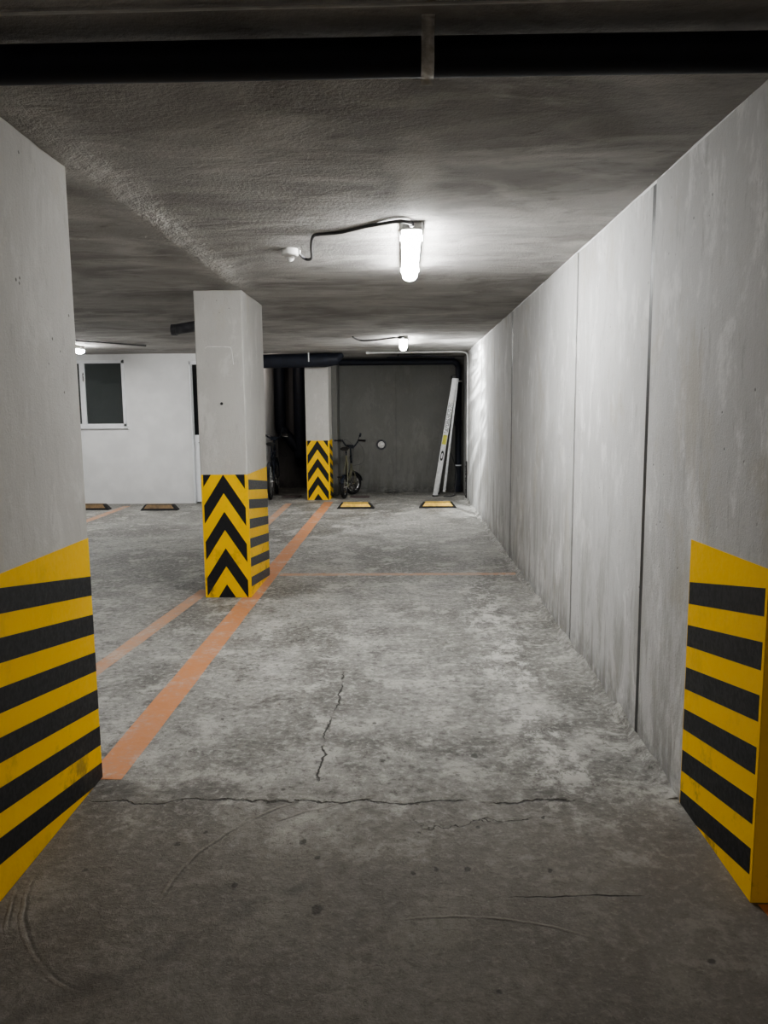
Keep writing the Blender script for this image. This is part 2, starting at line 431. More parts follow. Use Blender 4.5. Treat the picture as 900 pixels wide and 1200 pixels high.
def wavy_strip(name, x, y0, y1, z0, w, h, mat, sx, up, steps=260):
    """irregular bead of mortar along the right wall"""
    mb = MB(); prev = None
    for i in range(steps + 1):
        y = y0 + (y1 - y0) * i / steps
        a = w * (.55 + .9 * noise.noise(Vector((y * 3, 0, z0)))+ .35 * noise.noise(Vector((y * 15, 3, z0)))); b = h * (.6 + .8 * noise.noise(Vector((y * 4, 9, z0))) + .3 * noise.noise(Vector((y * 19, 5, z0))))
        a = max(a, w * .15); b = max(b, h * .15)
        r = [mb.bm.verts.new(q) for q in ((x, y, z0), (x - sx * a, y, z0), (x - sx * a * .55, y, z0 + up * b * .55), (x, y, z0 + up * b))]
        if prev:
            for k in range(3): mb._f([prev[k], prev[k + 1], r[k + 1], r[k]])
        else: mb._f(list(reversed(r)))
        prev = r
    mb._f(prev)
    return mb.build(name, mat)

# right wall: cast panels with joints
WX = 1.05
mb = MB()
joints = [(2.20, 0), (3.385, .052), (4.80, .022), (6.12, .010), (7.60, .05), (9.06, .03), (10.55, .03), (11.85, .02), (12.86, 0)]
for i in range(len(joints) - 1):
    a = joints[i][0] + joints[i][1] / 2; b = joints[i + 1][0] - joints[i + 1][1] / 2
    dx = (0, .004, 0, .002, 0, .002, .001, 0)[i]
    mb.box(WX + dx, WX + .25, a, b, 0, CEIL)
mb.box(WX + .03, WX + .3, 2.22, 14.05, 0, CEIL)
mb.box(WX + .25, 4.2, 2.20, 2.45, 0, CEIL)
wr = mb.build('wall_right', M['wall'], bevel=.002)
S(wr, 'long pale concrete side wall of cast panels with vertical joints', 'wall')
RZ, RS = .862, -.195
for jy, jw in ((3.385, .0525), (7.60, .0505)):
    o = MB().box(WX + .004, WX + .028, jy - jw / 2, jy + jw / 2, 0, CEIL - .01).build('joint_seal', M['sticker'], wr); o['label'] = 'dark open joint'
for jy, jw in ((4.80, .0225), (9.06, .0305), (10.55, .0305)):
    MB().box(WX + .006, WX + .028, jy - jw / 2, jy + jw / 2, 0, CEIL - .01).build('joint_seal', M['joint'], wr)
bl = slanted(2.215, 2.80, .862 + .585 * .195, -.195, .162, .083, 6)
painted('hazard_stripe', wr, lambda u, v: (WX, u, v), (-1, 0, 0), 2.2, 2.805, 0.0, 1.02, bl, M['black'],
        label='yellow and black slanting stripes painted low on the near end of the wall', top=(1.035, 1.02))
painted('hazard_chevron', wr, lambda u, v: (u, 2.2, v), (0, -1, 0), WX, WX + .35, 0, 1.03, chevrons(WX + .19, .17, .9, .297, .148, .26, 4), M['black'], inset=.055,
        label='yellow and black paint on the end face of the wall')
S(wavy_strip('baseboard_right', WX + .002, 2.83, 12.8, 0, .075, .055, M['floor'], 1, 1), 'rough bead of mortar along the foot of the right wall', 'skirting')
S(wavy_strip('trim_1', WX + .002, 2.25, 12.8, CEIL, .006, .012, M['plaster'], 1, -1), 'thin bead of plaster where right wall meets the ceiling', 'trim')

mb = MB()
mb.box(-1.16, .46 - .6, 14.05, 14.3, 0, CEIL).box(.46 - .594, WX + .3, 14.05, 14.3, 0, CEIL).box(-1.3, WX + .3, 14.07, 14.3, 0, CEIL)
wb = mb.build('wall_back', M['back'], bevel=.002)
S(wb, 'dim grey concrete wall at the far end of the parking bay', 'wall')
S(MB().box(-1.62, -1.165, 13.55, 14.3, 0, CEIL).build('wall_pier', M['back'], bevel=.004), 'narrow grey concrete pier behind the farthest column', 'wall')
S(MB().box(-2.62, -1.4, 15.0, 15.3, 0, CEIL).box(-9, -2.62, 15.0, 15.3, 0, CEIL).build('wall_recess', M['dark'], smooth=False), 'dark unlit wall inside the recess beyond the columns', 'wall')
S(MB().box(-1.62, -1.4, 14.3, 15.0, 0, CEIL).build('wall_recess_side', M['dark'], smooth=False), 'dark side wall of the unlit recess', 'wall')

# white room on the left, with window and door openings
WY = 12.52
wx0, wx1, wz0, wz1 = -5.92, -4.51, 1.27, 2.33
dx0, dx1, dz1 = -3.45, -2.62, 2.30
mb = MB()
mb.box(-9, wx0, WY, WY + .15, 0, CEIL).box(wx0, wx1, WY, WY + .15, 0, wz0).box(wx0, wx1, WY, WY + .15, wz1, CEIL)
mb.box(wx1, dx0, WY, WY + .15, 0, CEIL).box(dx0, dx1, WY, WY + .15, dz1, CEIL).box(dx1, -2.45, WY, WY + .15, 0, CEIL)
mb.box(-2.6, -2.45, WY + .15, 15.0, 0, CEIL)
S(mb.build('wall_left', M['plaster'], smooth=False), 'white plastered wall of the room at far left', 'wall')
# window
w = empty('window_1', ((wx0 + wx1) / 2, WY, wz0)); S(w, 'white aluminium sliding window with dark panes in the white wall', 'window')
def local(mb_fn, name, mat, par, **k):
    mb = MB(); mb_fn(mb); bmesh.ops.translate(mb.bm, verts=mb.bm.verts, vec=-Vector(par_world(par))); return mb.build(name, mat, par, **k)
def par_world(o):
    v = Vector(o.location)
    while o.parent: o = o.parent; v += Vector(o.location)
    return v
def fr(m):
    t_ = .045; y0, y1 = WY - .02, WY + .05
    m.box(wx0, wx1, y0, y1, wz0, wz0 + t_).box(wx0, wx1, y0, y1, wz1 - t_, wz1).box(wx0, wx0 + t_, y0, y1, wz0, wz1).box(wx1 - t_, wx1, y0, y1, wz0, wz1)
local(fr, 'window_frame', M['whiteframe'], w, bevel=.004)
local(lambda m: m.box(wx0 - .03, wx1 + .03, WY - .04, WY + .0, wz0 - .035, wz0 - .001), 'window_sill', M['whiteframe'], w, bevel=.004)
local(lambda m: m.box(-5.24, -5.16, WY - .015, WY + .04, wz0 + .045, wz1 - .045), 'window_mullion', M['whiteframe'], w, bevel=.004)
local(lambda m: m.box(-5.185, -5.165, WY - .03, WY - .015, 2.0, 2.14), 'window_latch', M['chrome'], w, bevel=.003)
for a, b in ((wx0 + .045, -5.24), (-5.16, wx1 - .045)):
    local(lambda m: m.box(a, b, WY + .015, WY + .021, wz0 + .045, wz1 - .045), 'window_pane', M['glass'], w)
# door
d = empty('door_1', ((dx0 + dx1) / 2, WY, 0)); S(d, 'white metal door with a dark glazed upper half beside the column', 'door')
def dfr(m): m.box(dx0, dx0 + .022, WY - .02, WY + .1, 0, dz1).box(dx1 - .05, dx1, WY - .02, WY + .1, 0, dz1).box(dx0, dx1, WY - .02, WY + .1, dz1 - .05, dz1)
local(dfr, 'door_frame', M['whiteframe'], d, bevel=.004)
leaf = local(lambda m: m.box(dx0 + .024, dx1 - .05, WY + .03, WY + .07, .02, 1.12).box(dx0 + .024, dx0 + .036, WY + .03, WY + .07, 1.12, dz1 - .05).box(dx1 - .11, dx1 - .05, WY + .03, WY + .07, 1.12, dz1 - .05), 'door_panel', M['whiteframe'], d, bevel=.004)
local(lambda m: m.box(dx0 + .036, dx1 - .11, WY + .045, WY + .052, 1.12, dz1 - .05), 'door_pane', M['darkglass'], d)
local(lambda m: m.tube(smoothpath([(dx0 + .12, WY + .03, 1.0), (dx0 + .12, WY - .03, 1.0), (dx0 + .22, WY - .03, 1.0)], 5), .009), 'door_handle', M['chrome'], d)
# room interior behind the window (dim)
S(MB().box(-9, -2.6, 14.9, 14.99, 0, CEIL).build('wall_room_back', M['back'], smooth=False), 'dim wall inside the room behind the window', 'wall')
S(MB().box(-9.15, -9, -7, 16.6, 0, CEIL).build('wall_far_left', M['wall'], smooth=False), 'concrete wall closing the garage on the far left', 'wall')
S(MB().box(-9, 4.2, -7.2, -7, 0, CEIL).build('wall_front', M['wall'], smooth=False), 'concrete wall behind the viewer', 'wall')
S(MB().box(4.2, 4.4, -7.2, 2.45, 0, CEIL).build('wall_entrance_side', M['wall'], smooth=False), 'concrete wall of the driveway beyond the right wall end', 'wall')

# painted lines
def line(pts, wid, mat, lab):
    mb = MB(); L, Rr = [], []
    n = 40
    a, b = Vector(pts[0]), Vector(pts[1]); dd = (b - a).normalized(); nn = Vector((-dd.y, dd.x, 0))
    for i in range(n + 1):
        p = a + (b - a) * i / n
        j1 = .006 * noise.noise(Vector((p.y * 7, p.x * 7, 1))); j2 = .006 * noise.noise(Vector((p.y * 7, p.x * 7, 8)))
        L.append(mb.bm.verts.new((p.x + nn.x * (wid / 2 + j1), p.y + nn.y * (wid / 2 + j1), .0012)))
        Rr.append(mb.bm.verts.new((p.x - nn.x * (wid / 2 + j2), p.y - nn.y * (wid / 2 + j2), .0012)))
    for i in range(n): mb._f([L[i], Rr[i], Rr[i + 1], L[i + 1]])
    o = mb.build('painted_line', mat, fl, smooth=False); o['label'] = lab; return o
line([(-1.245, 2.97, 0), (-1.245, 12.6, 0)], .15, M['line'], 'orange painted bay line running past the columns')
line([(-1.93, 2.6, 0), (-1.68, 6.35, 0)], .11, M['line_faded'], 'faded orange painted line left of the main bay line')
line([(-1.84, 9.6, 0), (-1.88, 12.4, 0)], .11, M['line_faded'], 'faded orange painted line behind the middle column')
line([(-4.40, 9.2, 0), (-4.46, 12.2, 0)], .12, M['line_faded'], 'faded orange painted line of the far left bay')
line([(1.14, .9, 0), (1.13, 2.19, 0)], .12, M['line'], 'orange painted line at the near end of the right wall')
line([(-1.15, 6.94, 0), (1.04, 6.94, 0)], .10, M['line_faded'], 'faded orange painted line across the bay')

# ------------------------------------------------------------------ COLUMNS
def column(x0, x1, y0, y1, lab, side, front, extra=None):
    c = empty('concrete_column', ((x0 + x1) / 2, y0, 0)); tag(c, lab, 'column', 'concrete columns with hazard paint')
    org = Vector(c.location)
    mb = MB(); mb.box(x0 - org.x, x1 - org.x, 0, y1 - y0, 0, CEIL - .001)
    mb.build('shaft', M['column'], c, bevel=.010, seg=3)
    if front:
        painted('hazard_chevron', c, lambda u, v: (u - org.x, 0, v), (0, -1, 0), x0 + .006, x1 + .001, 0.001, 1.0,
                chevrons((x0 + x1) / 2 - .006, (x1 - x0) / 2 - .016, 1.0, .297, .148, .265, 4), M['black'], inset=.016, label='black and yellow upward chevrons painted on the front face')
    painted('hazard_stripe', c, lambda u, v: (x1 - org.x, u - org.y, v), (1, 0, 0), y0 - .0005, y1 - .006, 0.001, side['top'], side['blacks'], side['mat'], inset=0, label='black and yellow slanting stripes painted on the side face')
    return c
# left, nearest
random.seed(3)
column(-1.75, -1.26, 2.12, 3.0, 'concrete column nearest the viewer at left with slanting yellow and black stripes',
       dict(top=1.005, blacks=slanted(2.12, 3.0, .848 + .88 * .165, -.165, .157, .080, 6), mat=M['black']), True)
cc = column(-1.622, -1.245, 6.08, 6.95, 'middle concrete column with black chevrons standing on the orange line',
       dict(top=1.0, blacks=[[(u0 if False else p[0], p[1]) for p in q] for u0, q in ((0, s) for s in slanted(6.10, 6.95, .958, -.105, .159, .078, 7))], mat=M['sheenblack']), True)
column(-1.635, -1.245, 12.88, 13.42, 'farthest and smallest striped concrete column standing beside the folding bicycle',
       dict(top=1.0, blacks=slanted(12.90, 13.42, .958, -.2, .159, .078, 7), mat=M['sheenblack']), True)
org = Vector(cc.location)
mb = MB(); P = [(-1.545, 1.985), (-1.53, 2.0), (-1.40, 1.998), (-1.345, 1.993), (-1.335, 1.97), (-1.325, 1.86)]
mb.tube([(x - org.x, -.001, z) for x, z in P], .0022, 6); mb.build('chalk_mark', M['chalk'], cc)['label'] = 'thin white bracket shaped mark'
mb = MB(); mb.lathe([(.010, -.004), (.012, .001)], (-1.43 - org.x, -.0005, 1.56), 'Y', 10); mb.build('chipped_hole', M['sticker'], cc)

# ------------------------------------------------------------------ LAMPS
def make_lamp():
    r = empty('ceiling_lamp', (0, 0, 0))
    L = 1.27
    mb = MB(); mb.box(-.055, .055, 0, L, -.045, 0); mb.build('housing', M['housing'], r, bevel=.012, seg=3)
    mb = MB()
    prof = []
    for i in range(9):
        a = PI * i / 8; prof.append((-.05 * math.cos(a) * (1 if abs(math.cos(a)) < .99 else 1), -.046 - .052 * math.sin(a) ** .7))
    rings = []
    for y, s in ((.012, .55), (.02, .85), (.05, 1), (L - .05, 1), (L - .02, .85), (L - .012, .55)):
        rings.append([mb.bm.verts.new((x * (.9 + .1 * s), y, -.046 + (z + .046) * s)) for x, z in prof])
    for A, B in zip(rings, rings[1:]):
        for k in range(8): mb._f([A[k], A[k + 1], B[k + 1], B[k]])
    mb._f(rings[0]); mb._f(rings[-1])
    for A, B in zip(rings, rings[1:]): mb._f([A[0], B[0], B[8], A[8]])
    mb.build('diffuser', M['glow'], r)['label'] = 'glowing white translucent cover'
    mb = MB(); mb.lathe([(.012, -.02), (.014, 0)], (0, -.001, -.022), 'Y', 14); mb.build('cable_gland', M['cable'], r)
    for s in (-1, 1):
        for y in (.18, L - .18):
            mb = MB(); mb.box(s * .056, s * .061, y - .014, y + .014, -.062, -.012) if s > 0 else mb.box(-.061, -.056, y - .014, y + .014, -.062, -.012)
            mb.build('clip', M['steel'], r, bevel=.001)
    return r
lamp = make_lamp(); lamp.location = (.045, 3.98, CEIL)
tag(lamp, 'nearest ceiling lamp, long glowing white tube light in the middle of the ceiling', 'ceiling light', 'sealed tube lights on the ceiling')
l2 = copy_tree(lamp); l2.location = (0, 10.0, CEIL); tag(l2, 'small looking glowing tube light farther down the bay before the back wall')
l3 = copy_tree(lamp); l3.location = (-4.62, 9.9, CEIL); tag(l3, 'glowing tube light near the white wall, half hidden by the left column')

l4 = copy_tree(lamp); l4.location = (0, -2.4, CEIL)  # fill lamp added out of view to brighten the foreground
for ch in l4.children:
    if ch.name.startswith('diffuser'): ch.data = ch.data.copy(); ch.data.materials[0] = M['fillglow']
l4['label'] = 'added unseen fill tube light on the ceiling behind the viewer'
l5 = copy_tree(lamp); l5.location = (-4.62, 3.9, CEIL); l5['label'] = 'added unseen fill tube light on the ceiling behind the left column'  # second added fill lamp, hidden by the left column
ld_ = bpy.data.lights.new('added_streak_spot', 'SPOT'); ld_.energy = 260; ld_.spot_size = R(108); ld_.spot_blend = .6; ld_.shadow_soft_size = .012; ld_.use_nodes = True  # added spot, its noise pattern throws light streaks on the right wall
lt = ld_.node_tree; em = lt.nodes['Emission']
g_ = lt.nodes.new('ShaderNodeTexCoord'); sx = lt.nodes.new('ShaderNodeSeparateXYZ'); lt.links.new(g_.outputs['Normal'], sx.inputs[0])
def lm(op, a, b):
    x = lt.nodes.new('ShaderNodeMath'); x.operation = op
    for i, v_ in enumerate((a, b)):
        if isinstance(v_, (int, float)): x.inputs[i].default_value = v_
        else: lt.links.new(v_, x.inputs[i])
    return x.outputs[0]
u_ = lm('DIVIDE', sx.outputs[0], sx.outputs[2]); v2 = lm('DIVIDE', sx.outputs[1], sx.outputs[2])
cb = lt.nodes.new('ShaderNodeCombineXYZ'); lt.links.new(lm('MULTIPLY', u_, .45), cb.inputs[0]); lt.links.new(lm('MULTIPLY', v2, 7.0), cb.inputs[1])
nz_ = lt.nodes.new('ShaderNodeTexNoise'); lt.links.new(cb.outputs[0], nz_.inputs['Vector']); nz_.inputs['Scale'].default_value = 1.6; nz_.inputs['Detail'].default_value = 3; nz_.inputs['Distortion'].default_value = .8
mr = lt.nodes.new('ShaderNodeMapRange'); mr.interpolation_type = 'SMOOTHSTEP'; lt.links.new(nz_.outputs['Fac'], mr.inputs[0])
for i, q in enumerate((.42, .66, .2, 1.5)): mr.inputs[i + 1].default_value = q
lt.links.new(mr.outputs[0], em.inputs['Strength']); ld_.color = (.97, 1, 1)
lo = bpy.data.objects.new('added_streak_spot', ld_); C.objects.link(lo); lo.location = (.0, 10.7, 2.24)
lo.rotation_euler = (Vector((1.05, 11.0, 1.7)) - Vector(lo.location)).to_track_quat('-Z', 'Y').to_euler()
rl = bpy.data.lights.new('recess_fill_light', 'POINT'); rl.energy = 5; rl.shadow_soft_size = .08; rl.color = (1, .9, .82)  # added point fill that brightens the recess, no fixture there
ro = bpy.data.objects.new('recess_fill_light', rl); C.objects.link(ro); ro.location = (-2.25, 13.35, 2.32)
# cables and sensor
def cable(name, pts, r, mat, lab, cat='cable', n=8):
    mb = MB(); mb.tube(smoothpath(pts, 7), r, n); return tag(mb.build(name, mat), lab, cat)
zc = CEIL - .012
cable('lamp_cable', [(.045, 3.955, CEIL - .022), (.02, 3.93, CEIL - .02), (-.03, 3.93, zc - .004), (-.18, 4.04, zc), (-.32, 4.16, zc), (-.44, 4.20, zc), (-.475, 4.22, zc - .01), (-.50, 4.36, zc - .03), (-.53, 4.62, zc - .04), (-.575, 4.70, zc - .03), (-.60, 4.62, zc - .015)], .0085, M['cable'], 'dark cable looping over the ceiling from the nearest lamp to the sensor')
cable('lamp_cable', [(0, 9.97, CEIL - .022), (-.03, 9.9, CEIL - .03), (-.16, 9.95, zc - .02), (-.38, 10.15, zc - .025), (-.55, 10.35, zc - .01), (-.62, 10.2, zc), (-.64, 10.0, zc + .006)], .010, M['cable'], 'dark cable sagging along the ceiling to the farther lamp')
cable('lamp_cable', [(-4.62, 9.87, CEIL - .022), (-4.55, 9.8, zc), (-4.3, 9.9, zc), (-4.0, 10.3, zc), (-3.6, 10.9, zc)], .010, M['cable'], 'dark cable on the ceiling by the left tube light')
s = empty('motion_sensor', (-.655, 4.62, CEIL)); tag(s, 'small round white motion sensor on the ceiling at the end of the cable', 'sensor')
MB().lathe([(.048, 0), (.050, -.012), (.050, -.034), (.044, -.040), (.030, -.042)], (0, 0, 0)).build('base', M['white'], s)
MB().lathe([(.026, -.042), (.025, -.052), (.019, -.063), (.010, -.069), (.002, -.071)], (0, 0, 0)).build('lens', M['white'], s)
MB().box(.04, .062, -.012, .012, -.03, -.006).build('cable_entry', M['white'], s, bevel=.003)

# ------------------------------------------------------------------ PIPES
p = MB(); p.tube([(-9, 2.05, 2.384), (-4.5, 2.05, 2.377), (0, 2.05, 2.369), (4.2, 2.05, 2.345)], .0455, 32)
tag(p.build('drain_pipe', M['pipe']), 'thick black pipe running across the top of the view under the ceiling', 'pipe')
# bent metal strap around it
mb = MB(); x0, x1 = .048, .080
prof = [(1.968, 2.4285), (1.99, 2.4275)]
for i in range(10):
    a = R(150 + i * 17); prof.append((2.05 + .0478 * math.cos(a), 2.3687 + .0478 * math.sin(a)))
prof.append((2.086, 2.316)); 
va = [[mb.bm.verts.new((x, y, z)) for y, z in prof] for x in (x0, x1)]
for k in range(len(prof) - 1): mb._f([va[0][k], va[1][k], va[1][k + 1], va[0][k + 1]])
st = mb.build('pipe_strap', M['steel']); so = st.modifiers.new('thick', 'SOLIDIFY'); so.thickness = .0016; so.offset = 1
tag(st, 'bent galvanised metal strap holding the black overhead pipe', 'strap')
# slim conduit at the very top of the view
cable('ceiling_conduit', [(-3, 1.912, CEIL - .008), (0, 1.907, CEIL - .008), (3, 1.90, CEIL - .008)], .0035, M['conduit'], 'thin pale conduit crossing the ceiling at the top edge', 'conduit')

mb = MB(); mb.tube(smoothpath([(-2.32, 7.93, 2.325), (-2.07, 7.94, 2.362), (-1.80, 7.96, 2.395), (-1.62, 7.98, 2.43)], 5), .053, 24)
gp = mb.build('grey_pipe', M['greypipe']); tag(gp, 'short dark grey pipe under the ceiling behind the middle column', 'pipe')
MB().lathe([(.058, 0), (.058, .05), (.0545, .05)], (-2.345, 7.93, 2.323), 'X', 24).build('pipe_end', M['greypipe'], gp)

dk = MB(); dk.tube([(-2.40, 12.72, 2.30), (-1.28, 12.72, 2.31), (-1.10, 12.75, 2.325), (-1.0, 12.80, 2.40)], [.112, .112, .10, .04], 24)
tag(dk.build('drain_duct', M['pipe']), 'wide black duct under the ceiling in front of the farthest column', 'duct')
tag(MB().box(-1.535, -1.515, 12.592, 12.600, 2.28, CEIL - .002).build('duct_hanger', M['conduit'], bevel=.001), 'thin pale hanger strap on the wide black duct', 'strap')
mb = MB(); mb.tube(smoothpath([(-1.15, 13.95, 2.345), (-.2, 13.95, 2.345), (.75, 13.95, 2.34), (.90, 13.93, 2.33), (.965, 13.9, 2.26), (.975, 13.88, 2.1), (.975, 13.88, 1.2), (.975, 13.88, .02)], 8), .056, 20)
cp = tag(mb.build('corner_drain_pipe', M['pipe']), 'black drain pipe along the back wall top and down the right corner', 'pipe')
for z in (1.99, .50):
    MB().lathe([(.060, -.012), (.062, -.01), (.062, .01), (.060, .012)], (.975, 13.88, z)).build('pipe_clamp', M['whiteframe'], cp)
for z in (.12, 1.25):
    MB().lathe([(.064, -.05), (.067, -.045), (.067, .045), (.064, .05)], (.975, 13.88, z)).build('pipe_coupling', M['pipe'], cp)
# sagging black sheet panels under the ceiling
mb = MB(); mb.bar((-.28, 13.3, 2.375), (.30, 13.3, 2.405), .24, .012); mb.bar((.30, 13.3, 2.40), (.86, 13.35, 2.36), .2, .012)
mb.box(-.10, -.08, 13.29, 13.31, 2.38, CEIL)
tag(mb.build('cable_tray', M['pipe'], bevel=.002), 'flat black tray tilted under the ceiling before the back wall', 'tray')
cable('wall_conduit', [(-.55, 12.6, CEIL - .02), (-.2, 12.6, CEIL - .018), (.5, 12.58, CEIL - .018), (.85, 12.57, CEIL - .02), (.99, 12.57, CEIL - .035), (1.03, 12.57, CEIL - .11), (1.033, 12.57, 2.1), (1.033, 12.57, 1.4), (1.033, 12.57, .66)], .012, M['conduit'], 'slim grey conduit bending down the far end of right wall', 'conduit')
MB().box(-.60, -.545, 12.57, 12.63, CEIL - .04, CEIL - .003).build('junction_box', M['conduit'], bevel=.004)
jb = bpy.data.objects['junction_box']; tag(jb, 'tiny grey junction box at the end of ceiling conduit', 'junction box')
# solid black strip standing in for the dark broken gap at the wall end
mb = MB()
for i in range(40):
    z = .02 + .62 * i / 40; w = .012 + .014 * abs(noise.noise(Vector((i * .7, 2, 3)))) * 2
    mb.lathe([(w * .4, -.014), (w, -.006), (w, .008), (w * .4, .016)], (1.045 + .004 * noise.noise(Vector((i * .9, 0, 0))), 12.875, z), 'Z', 7)
tag(mb.build('dark_gap_strip', M['rubber']), 'ragged black strip standing in for a dark gap at the foot of right wall corner', 'filler')

# recess pipes
k_ = 14.6 / 13.75
def far(x, z): return (x * k_, 14.6, 1.5 + (z - 1.5) * k_)
sp_ = empty('soil_pipe', (0, 0, 0)); tag(sp_, 'thick black vertical soil pipes joined by a diagonal branch in the dark recess', 'pipe')
mb = MB(); mb.tube(smoothpath([(-1.84 * k_, 14.985, .50), (-1.84 * k_, 14.75, .52), far(-1.84, .68), far(-1.84, .85), far(-1.84, 1.4), (-1.84 * k_, 14.6, CEIL - .012)], 5), .12, 20); mb.build('stack', M['pipe'], sp_)
mb = MB(); mb.tube(smoothpath([(-2.19 * k_, 14.6, CEIL - .012), far(-2.19, 1.9), far(-2.19, 1.25), far(-2.14, 1.12), far(-1.97, .92), far(-1.9, .82)], 6), .105, 20)
mb.build('branch', M['pipe'], sp_)

# round vent on the back wall
v = empty('wall_vent', (-.41, 14.05, .87)); tag(v, 'round metal pipe outlet set in the back wall', 'vent')
MB().lathe([(.094, 0), (.094, -.014), (.082, -.022), (.070, -.012), (.070, -.001)], (0, 0, 0), 'Y', 28).build('flange', M['greypipe'], v)
MB().lathe([(.062, -.001), (.060, -.012), (.042, -.020), (.022, -.030), (.002, -.032)], (0, 0, 0), 'Y', 24).build('cap', M['steel'], v)

# ------------------------------------------------------------------ WHEEL STOPS
def make_stop():
    r = empty('wheel_stop', (0, 0, 0)); L, W, H = .58, .15, .09
    mb = MB()
    def sec(x, w, h): return [(x, -w / 2, 0), (x, w / 2, 0), (x, w * .30, h), (x, -w * .30, h)]
    mb.hexa([(-L / 2, -W / 2, 0), (L / 2, -W / 2, 0), (L / 2, W / 2, 0), (-L / 2, W / 2, 0),
             (-L / 2 + .07, -W * .28, H), (L / 2 - .07, -W * .28, H), (L / 2 - .07, W * .28, H), (-L / 2 + .07, W * .28, H)])
    mb.build('body', M['rubber'], r, bevel=.008)
    # yellow panel laid on the sloping front face
    a = Vector((0, -W / 2, 0)); b = Vector((0, -W * .28, H)); d = b - a; n = Vector((0, -d.z, d.y)).normalized() * .0025
    mb = MB(); q = []
    for f, ins in ((.34, .058), (.93, .100)):
        for sx in ((-1, 1) if f < .5 else (1, -1)): q.append(Vector((sx * (L / 2 - ins), 0, 0)) + a + d * f + n * .2)
    mb.prism(q, n); mb.build('front_panel', M['rubber_y'], r)['label'] = 'yellow panel'
    mb = MB(); mb.box(-L / 2 + .10, L / 2 - .10, -W * .2, W * .2, H + .0002, H + .003); mb.build('top_panel', M['rubber_y'], r)['label'] = 'yellow top strip'
    return r
ws = make_stop(); ws.location = (-.745, 11.75, 0); tag(ws, 'black wheel stop with yellow face in front of the folding bicycle', 'wheel stop', 'wheel stops in the bays')
w2 = copy_tree(ws); w2.location = (.515, 11.78, 0); w2['label'] = 'black wheel stop with yellow face in front of the ladder'
def dull(r):
    for ch in r.children:
        if ch.name.startswith(('front_panel', 'top_panel')):
            ch.data = ch.data.copy(); ch.data.materials[0] = M['rubber_o']; ch['label'] = 'dusty brown panel'
    return r
w3 = dull(copy_tree(ws)); w3.location = (-3.76, 11.68, 0); w3['label'] = 'dusty brown and black wheel stop by the white wall left of the middle column'
w4 = copy_tree(w3); w4.location = (-4.86, 11.78, 0); w4['label'] = 'dusty brown and black wheel stop partly hidden behind the left column'

# ------------------------------------------------------------------ STEPLADDER (folded, leaning)
ld = empty('stepladder', (.64, 13.30, 0)); tag(ld, 'folded aluminium stepladder with stickers leaning in the back right corner', 'ladder')
def rail(name, a, b, w, t_, mat=M['alu'], ch=True):
    """U-channel rail: flange seen from the side plus two lips"""
    mb = MB(); a = Vector(a); b = Vector(b); d = (b - a).normalized(); sd = Vector((d.z, 0, -d.x))
    def plate(o0, o1, y0, y1):
        q = [a + sd * o0, a + sd * o1, b + sd * o1, b + sd * o0]
        mb.hexa([Vector((v.x, y0, v.z)) for v in q] + [Vector((v.x, y1, v.z)) for v in q])
    y0 = a.y
    plate(-w / 2, w / 2, y0, y0 + .004); plate(-w / 2, -w / 2 + .004, y0, y0 + t_); plate(w / 2 - .004, w / 2, y0, y0 + t_)
    return mb.build(name, mat, ld, bevel=.001), d, sd
A0, A1 = (-.10, 0, .02), (.235, 0, 2.02)
fr1, d_, sd_ = rail('front_rail', A0, A1, .088, .028)
rail('front_rail', (-.06, .42, .02), (.255, .36, 2.02), .088, .028)
rr1, _, _ = rail('rear_rail', (.055, .05, .10), (.285, .05, 2.02), .038, .022)
rail('rear_rail', (.085, .34, .10), (.295, .30, 2.02), .038, .022)
for k in range(6):
    f = .12 + k * .145; c = Vector(A0).lerp(Vector(A1), f)
    mb = MB(); mb.box(c.x - .028, c.x + .036, .006, .40 - .05 * f, c.z - .012, c.z + .012); mb.build('step', M['alu'], ld, bevel=.002)
for k in (.25, .6, .85):
    c = Vector((.055, 0, .10)).lerp(Vector((.285, 0, 2.02)), k); mb = MB(); mb.box(c.x - .01, c.x + .01, .055, .32, c.z - .008, c.z + .008); mb.build('brace', M['alu'], ld)
mb = MB(); c = Vector(A1); mb.box(c.x - .052, c.x + .028, -.006, .37, c.z, c.z + .055); mb.build('top_cap', M['sticker'], ld, bevel=.012)
for a in (Vector(A0), Vector((-.06, .42, .02))):
    mb = MB(); mb.box(a.x - .052, a.x + .052, a.y - .004, a.y + .032, 0, .022); mb.build('foot', M['rubber'], ld, bevel=.004)
for a in (Vector((.055, .05, .1)), Vector((.085, .34, .1))):
    mb = MB(); mb.box(a.x - .022, a.x + .022, a.y - .003, a.y + .025, .075, .105); mb.build('foot', M['white'], ld, bevel=.004)
def sticker(f0, f1, w0, w1, mat, name='sticker', rnd=False, y=-.0012):
    a = Vector(A0); b = Vector(A1)
    mb = MB(); p0 = a.lerp(b, f0); p1 = a.lerp(b, f1)
    if rnd:
        c = (p0 + p1) / 2; h = (p1 - p0).length / 2; q = []
        for k in range(20):
            an = 2 * PI * k / 20; q.append(c + sd_ * (w1 * math.copysign(abs(math.cos(an)) ** .7, math.cos(an))) + d_ * (h * math.copysign(abs(math.sin(an)) ** .7, math.sin(an))))
    else: q = [p0 + sd_ * w0, p0 + sd_ * w1, p1 + sd_ * w1, p1 + sd_ * w0]
    mb.prism([Vector((v.x, y, v.z)) for v in q], (0, .001, 0)); return mb
sticker(.30, .385, 0, .024, M['sticker'], rnd=True).build('sticker', M['sticker'], ld)['label'] = 'black oval sticker'
sticker(.32, .365, 0, .012, M['alu'], rnd=True, y=-.0022).build('sticker', M['alu'], ld)
sticker(.44, .52, -.035, .035, M['sticker_y']).build('sticker', M['sticker_y'], ld)['label'] = 'yellow warning sticker'
